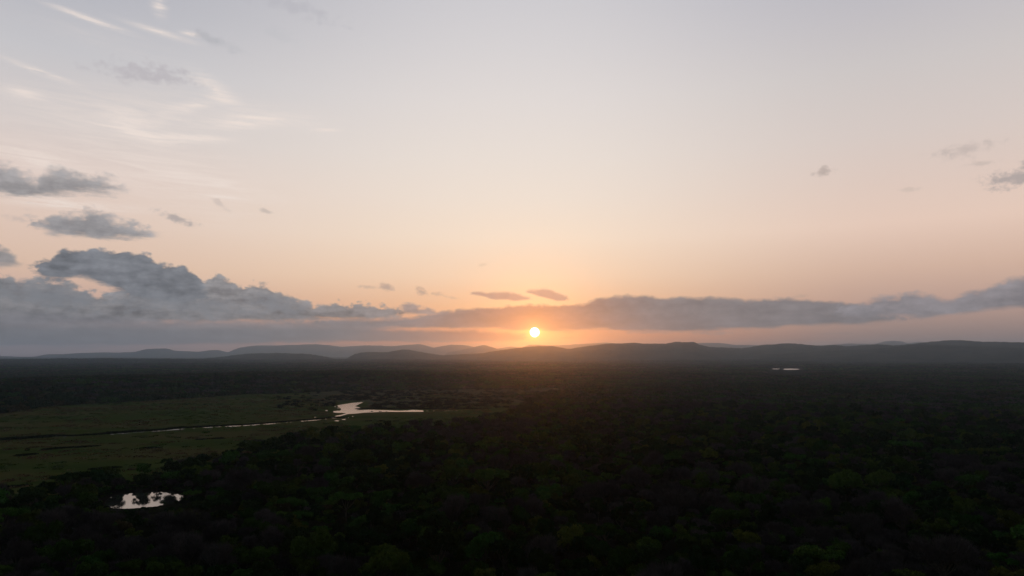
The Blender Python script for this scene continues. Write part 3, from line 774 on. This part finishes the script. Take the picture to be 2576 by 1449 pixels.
# ------------------------------------------------------------------ woodland beyond: one countless mass
def gn_instances(name, pts, idx, scale, rot, objs, label, cat):
    me = bpy.data.meshes.new(name); me.vertices.add(len(pts)); me.vertices.foreach_set('co', np.asarray(pts, np.float32).ravel())
    for nm_, ty_, arr, fld in (('pick', 'INT', idx, 'value'), ('size', 'FLOAT', scale, 'value'), ('turn', 'FLOAT', rot, 'value')):
        at_ = me.attributes.new(nm_, ty_, 'POINT'); at_.data.foreach_set(fld, np.asarray(arr, np.int32 if ty_ == 'INT' else np.float32))
    o = put(name, me, kind='stuff', label=label, cat=cat)
    ng = bpy.data.node_groups.new(name, 'GeometryNodeTree')
    ng.interface.new_socket('Geometry', in_out='INPUT', socket_type='NodeSocketGeometry'); ng.interface.new_socket('Geometry', in_out='OUTPUT', socket_type='NodeSocketGeometry')
    N = ng.nodes; L = ng.links
    gi = N.new('NodeGroupInput'); go = N.new('NodeGroupOutput')
    mp = N.new('GeometryNodeMeshToPoints'); L.new(gi.outputs[0], mp.inputs[0])
    jn = N.new('GeometryNodeJoinGeometry')
    for ob in reversed(objs):
        oi = N.new('GeometryNodeObjectInfo'); oi.inputs['Object'].default_value = ob; oi.inputs['As Instance'].default_value = True
        L.new(oi.outputs['Geometry'], jn.inputs[0])
    ip = N.new('GeometryNodeInstanceOnPoints'); ip.inputs['Pick Instance'].default_value = True
    L.new(mp.outputs[0], ip.inputs['Points']); L.new(jn.outputs[0], ip.inputs['Instance'])
    def attr(nm_, ty_):
        a_ = N.new('GeometryNodeInputNamedAttribute'); a_.data_type = ty_; a_.inputs[0].default_value = nm_; return a_.outputs[0]
    L.new(attr('pick', 'INT'), ip.inputs['Instance Index'])
    L.new(attr('size', 'FLOAT'), ip.inputs['Scale'])
    cr = N.new('ShaderNodeCombineXYZ'); L.new(attr('turn', 'FLOAT'), cr.inputs[2])
    er_ = N.new('FunctionNodeEulerToRotation'); L.new(cr.outputs[0], er_.inputs[0]); L.new(er_.outputs[0], ip.inputs['Rotation'])
    L.new(ip.outputs[0], go.inputs[0])
    md = o.modifiers.new('scatter', 'NODES'); md.node_group = ng
    return o

pobs = [p[1] for p in protos]
# low undergrowth that closes the gaps round the pond and along the bush edge
ux, uy = scatter(285, 420, 2.6, 42, g)
upx, upy = project(ux, uy, 0 * ux)
uk = (upy < 1262) & inpoly(upx, upy, [(230, 1195), (470, 1150), (500, 1310), (230, 1315)]) & ~inpoly(upx, upy, PCx) & ~inpoly(upx, upy, GRASS)
ux, uy = ux[uk], uy[uk]
nx_ = len(x)
x = np.concatenate([x, ux]); y = np.concatenate([y, uy]); z = np.concatenate([z, height(ux, uy)])
kidx = np.concatenate([kidx, np.where(g.uniform(0, 1, len(ux)) < 0.5, 5, 1)]); scl = np.concatenate([scl, g.uniform(0.18, 0.3, len(ux))])
rest = np.concatenate([rest, np.arange(nx_, len(x))])
pick = kidx[rest] * 2 + g.integers(0, 2, len(rest))
gn_instances('woodland', np.stack([x[rest], y[rest], z[rest]], 1), pick, scl[rest], g.uniform(0, 6.28, len(rest)), pobs,
             'dense dark bush covering the middle distance', 'woodland')

# far canopy: patches of crowns
clumps = []
for q in range(6):
    gg = np.random.default_rng(500 + q); vs = []; fs = []; nb = 0
    for c_ in range(11):
        ox, oy = gg.uniform(-12, 12, 2); Rr_ = gg.uniform(2.2, 4.6); hh = gg.uniform(3.0, 7.0)
        n = 26; d = gg.normal(size=(n, 3)); d /= np.linalg.norm(d, axis=1, keepdims=True); d[:, 2] = np.abs(d[:, 2]) - 0.15
        P = np.array([ox, oy, hh - Rr_ * 0.6]) + d * Rr_ * np.array([1, 1, 0.75])
        v_, f_ = leaves(P, d, Rr_ * 0.38, gg, 0.8); vs.append(v_); fs.append(f_ + nb); nb += len(v_)
    clumps.append(bpy.data.objects.new('canopy_patch', mesh('canopy_patch', np.concatenate(vs), np.concatenate(fs), M[['green', 'dark', 'olive', 'dark', 'grey', 'green'][q]])))
xf = []; yf = []
for r0, r1, st_ in ((900, 1700, 15), (1700, 3000, 21), (3000, 5600, 34), (5600, 7000, 50)):
    a_, b_ = scatter(r0, r1, st_, 41, g); xf.append(a_); yf.append(b_)
bigs = np.concatenate([np.full(len(a_), s_) for a_, s_ in zip(xf, (0.85, 1.05, 1.4, 1.9))])
xf = np.concatenate(xf); yf = np.concatenate(yf); zf = height(xf, yf)
fx_, fy_ = project(xf, yf, zf)
f0x, f0y = project(xf, yf, zf * 0)
kp = ~inpoly(f0x, f0y, GRASS) & ~inpoly(f0x, f0y, CLEAR_LAKE)
xf, yf, zf, bigs = xf[kp], yf[kp], zf[kp], bigs[kp]
zn = fbm(xf / 300, yf / 300, 3, 71)
pk = np.clip(((zn + 0.6) / 1.2 * 6 + g.normal(0, 1.3, len(xf))).astype(int), 0, 5)
gn_instances('far_woodland', np.stack([xf, yf, zf - 0.3], 1), pk, bigs * g.uniform(0.8, 1.2, len(xf)), g.uniform(0, 6.28, len(xf)), clumps,
             'far wooded plain reaching to the foot of the hills', 'woodland')

# ------------------------------------------------------------------ reeds along the channel, scrub round the bend
def tuft(seed, n, rad, hh, size, mt):
    gg = np.random.default_rng(seed)
    P = np.stack([gg.normal(0, rad * 0.5, n), gg.normal(0, rad * 0.5, n), gg.uniform(0.1, hh, n)], 1)
    d = gg.normal(size=(n, 3)); d[:, 2] = abs(d[:, 2])
    v_, f_ = leaves(P, d, size, gg)
    return bpy.data.objects.new('reed_tuft', mesh('reed_tuft', v_, f_, M[mt]))
reedt = [tuft(700 + k, 90, 2.4, 0.4, 0.35, 'reed') for k in range(3)]
tufts = [tuft(710 + k, 90, 2.2, 1.2, 0.4, 'reed') for k in range(3)]
pts = []
for _ in range(2600):
    px_ = g.uniform(-60, 870)
    wid = np.interp(px_, [0, 250, 500, 700, 850], [7.5, 7.0, 3.6, 2.6, 5])
    side = g.uniform(0.5, wid) ** 1.0
    if g.uniform() < 0.35 * side / wid: continue
    if px_ > 130 and side < 2.6: side = 2.6 + g.uniform(0, 0.6)
    side *= 0.75 + 0.5 * float(vnoise(np.array([px_ / 28]), np.array([3.3]), 8)[0])
    pts.append(ground(px_, liney(px_) - max(side, 0.6 if px_ < 130 else 2.5)))
for _ in range(500):
    px_ = g.uniform(900, 1230); pts.append(ground(px_, 1029.5 - g.uniform(0, 2.6)))
pts = np.array(pts)
gn_instances('reeds', pts, g.integers(0, 3, len(pts)), g.uniform(0.6, 1.3, len(pts)), g.uniform(0, 6.28, len(pts)), reedt, 'dark reed beds lining the far bank of the river', 'reeds')

# tussocks over the open grassland
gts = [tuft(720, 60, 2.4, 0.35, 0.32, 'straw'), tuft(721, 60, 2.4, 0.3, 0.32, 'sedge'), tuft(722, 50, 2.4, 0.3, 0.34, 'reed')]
tx_, ty_ = scatter(330, 1150, 7.5, 46, g)
tpx, tpy = project(tx_, ty_, 0 * tx_)
nz1 = fbm(tx_ / 90, ty_ / 45, 4, 201); nz2 = fbm(tx_ / 40, ty_ / 18, 3, 202)
tk = inpoly(tpx, tpy, GRASS) & (np.abs(nz1) + np.abs(nz2) > 0.30) & (tpx < 1240) & (g.uniform(0, 1, len(tx_)) < 0.7)
ly = np.interp(tpx, [p[0] for p in LINE], [p[1] for p in LINE])
tk &= ~((tpx < 850) & (tpy > ly - 3.5) & (tpy < ly + 2.2)) & ~inpoly(tpx, tpy, [(825, 1008), (925, 1008), (925, 1024), (1080, 1028), (1080, 1040), (880, 1062), (825, 1062)])
tx_, ty_, nz1, nz2 = tx_[tk], ty_[tk], nz1[tk], nz2[tk]
wis = []  # strips of dark tufts, standing in for shadow streaks and a drainage line
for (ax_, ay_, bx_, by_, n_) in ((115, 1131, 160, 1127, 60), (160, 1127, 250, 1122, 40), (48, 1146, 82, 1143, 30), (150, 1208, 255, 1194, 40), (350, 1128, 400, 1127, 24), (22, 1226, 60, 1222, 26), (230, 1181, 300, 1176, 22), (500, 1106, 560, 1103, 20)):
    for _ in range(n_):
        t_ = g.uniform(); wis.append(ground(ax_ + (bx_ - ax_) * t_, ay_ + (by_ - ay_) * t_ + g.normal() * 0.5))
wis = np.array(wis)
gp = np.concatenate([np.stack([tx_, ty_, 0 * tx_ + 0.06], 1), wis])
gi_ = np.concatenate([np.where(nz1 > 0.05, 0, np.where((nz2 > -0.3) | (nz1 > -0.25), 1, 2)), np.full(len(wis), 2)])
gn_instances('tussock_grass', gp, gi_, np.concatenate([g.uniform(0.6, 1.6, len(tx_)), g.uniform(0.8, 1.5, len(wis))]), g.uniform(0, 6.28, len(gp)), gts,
             'patchy tussocks of dry and green grass over the floodplain, dark strips as shadow streaks', 'grass')

# scattered shrubs, each its own object
sv, sf, _ = crown('low', 811, 260, 0.55); shrub_me = [mesh('shrub', sv, sf, M['dark'])]
sv, sf, _ = crown('low', 812, 260, 0.55); shrub_me.append(mesh('shrub', sv, sf, M['olive']))
SH = [(742, 1013), (757, 1014), (775, 1013), (795, 1017), (760, 1022), (783, 1023), (797, 1023), (812, 1024), (786, 1035), (793, 1036), (832, 1022), (822, 1008), (870, 1003), (905, 999), (950, 1004), (990, 1001), (1015, 1004), (1035, 1007), (1060, 1010),
      (1085, 1006), (1110, 1012), (1130, 1008), (1155, 1013), (1180, 1010), (1205, 1014), (1230, 1011), (1256, 1013), (1280, 1010), (1330, 982), (1358, 983), (1300, 988), (1270, 992), (1240, 987), (1210, 990), (1175, 992), (1150, 986), (1115, 990), (1080, 988),
      (1050, 992), (1010, 989), (975, 992), (940, 988), (900, 990), (865, 992), (70, 1131), (68, 1136), (936, 1037.6), (957, 1037.4), (972, 1037.2), (1142, 1022), (1196, 1023), (1240, 1024)]
SH.sort()
for n_, (px_, py_) in enumerate(SH):
    o = bpy.data.objects.new('shrub', shrub_me[n_ % 2]); COL.objects.link(o)
    o.location = tuple(ground(px_, py_)); s_ = float(g.uniform(0.6, 1.5)) * (0.35 if 1037 <= py_ < 1038 or px_ < 100 else 1.0)
    o.scale = (s_ * 1.2, s_ * 1.2, s_ * 0.85); o.rotation_euler = (0, 0, float(g.uniform(0, 6)))
    zone = 'on the left grassland' if px_ < 200 else ('on the river bank' if 1036.9 <= py_ < 1038 else ('left of the river basin' if px_ < 850 else ('on the sandy scrub nearest the sun' if px_ > 1290 else ('on the far side of the sandy scrub' if py_ < 998 else 'on the scrub just beyond the river arm'))))
    o['zone'] = zone
zc = {}
for o in [o for o in COL.objects if 'zone' in o.keys()]: zc.setdefault(o['zone'], []).append(o)
ON = ['first', 'second', 'third', 'fourth', 'fifth', 'sixth', 'seventh', 'eighth', 'ninth', 'tenth', 'eleventh', 'twelfth', 'thirteenth', 'fourteenth', 'fifteenth', 'sixteenth', 'seventeenth', 'eighteenth', 'nineteenth', 'twentieth', 'twenty-first', 'twenty-second', 'twenty-third', 'twenty-fourth']
for zn_, L_ in zc.items():
    L_.sort(key=lambda o: project(*o.location)[0])
    for n_, o in enumerate(L_):
        o['label'] = f'small dark shrub {zn_}, {ON[n_]} from the left'; o['category'] = 'shrub'; o['group'] = 'scattered shrubs round the river'
        del o['zone']

# more low scrub there than anyone could count
pts = []
while len(pts) < 750:
    px_ = g.uniform(700, 1440); py_ = g.uniform(979, 1027)
    if inpoly([px_], [py_], GRASS)[0] and not inpoly([px_], [py_], BASIN)[0] and g.uniform() < 0.5 + 0.9 * float(vnoise(np.array([px_ / 45]), np.array([py_ / 5]), 3)[0]):
        if px_ < 830 and g.uniform() < 0.75: continue
        if 845 < px_ < 935 and py_ > 1008: continue
        pts.append(ground(px_, py_))
pts = np.array(pts)
gn_instances('scrub', pts, g.integers(0, 3, len(pts)), g.uniform(0.7, 2.0, len(pts)), g.uniform(0, 6.28, len(pts)), tufts, 'low dark scrub dotting the sandy ground beyond the river', 'scrub')

# ------------------------------------------------------------------ pale hut on the wooded rise, far left
hp = ground(12, 1012)
hx, hy = hp[0] * 1.0, hp[1] * 1.0
def hut():
    d = ray(13, 980); r_ = 1180 / math.hypot(d[0], d[1]); X0, Y0 = d[0] * r_, d[1] * r_
    z0 = float(height(np.array([X0]), np.array([Y0]))[0])
    ztop = HCAM + ray(13, 969)[2] * r_
    root = bpy.data.objects.new('hut', None); COL.objects.link(root); root.location = (X0, Y0, z0)
    root['label'] = 'small hut with a pale roof among dark trees at the far left edge'; root['category'] = 'hut'
    h_ = max(4.0, ztop - z0); w = 4.2; d_ = 3.2; e_ = h_ - 3.4
    vs = [(-w, -d_, 0), (w, -d_, 0), (w, d_, 0), (-w, d_, 0), (-w, -d_, e_), (w, -d_, e_), (w, d_, e_), (-w, d_, e_)]
    put('wall', mesh('wall', vs, [(0, 1, 5, 4), (1, 2, 6, 5), (2, 3, 7, 6), (3, 0, 4, 7), (4, 5, 6, 7)], M['plaster']), root)
    o_ = 0.8
    vs = [(-w - o_, -d_ - o_, e_ - 0.1), (w + o_, -d_ - o_, e_ - 0.1), (w + o_, d_ + o_, e_ - 0.1), (-w - o_, d_ + o_, e_ - 0.1), (-w * 0.35, 0, h_), (w * 0.35, 0, h_)]
    put('roof', mesh('roof', vs, [(0, 1, 5, 4), (1, 2, 5), (2, 3, 4, 5), (3, 0, 4), (3, 2, 1, 0)], M['thatch']), root)
    dv = [(-0.6, -d_ - 0.06, 0), (0.6, -d_ - 0.06, 0), (0.6, -d_ - 0.06, 2.1), (-0.6, -d_ - 0.06, 2.1), (-0.6, -d_ - 0.003, 0), (0.6, -d_ - 0.003, 0), (0.6, -d_ - 0.003, 2.1), (-0.6, -d_ - 0.003, 2.1)]
    put('door', mesh('door', dv, [(0, 1, 2, 3), (1, 5, 6, 2), (4, 0, 3, 7), (3, 2, 6, 7), (5, 4, 7, 6), (4, 5, 1, 0)], M['dark_wood']), root)
hut()

# ------------------------------------------------------------------ the air
import bmesh
bm = bmesh.new(); bmesh.ops.create_cube(bm, size=1)
hm = bpy.data.meshes.new('haze'); bm.to_mesh(hm); bm.free()
HZ0, HZ1 = -25.0, 400.0
haze = put('haze', hm, kind='stuff', label='thin evening haze lying over the whole plain', cat='haze')
haze.scale = (52000, 52000, HZ1 - HZ0); haze.location = (0, 0, (HZ0 + HZ1) / 2)
m = bpy.data.materials.new('haze'); m.use_nodes = True; m.node_tree.nodes.remove(m.node_tree.nodes['Principled BSDF'])
pv = m.node_tree.nodes.new('ShaderNodeVolumePrincipled')
pv.inputs['Color'].default_value = (0.61, 0.80, 1.0, 1); pv.inputs['Density'].default_value = 6.8e-5; pv.inputs['Anisotropy'].default_value = 0.9
m.node_tree.links.new(pv.outputs[0], m.node_tree.nodes['Material Output'].inputs['Volume'])
hm.materials.append(m)
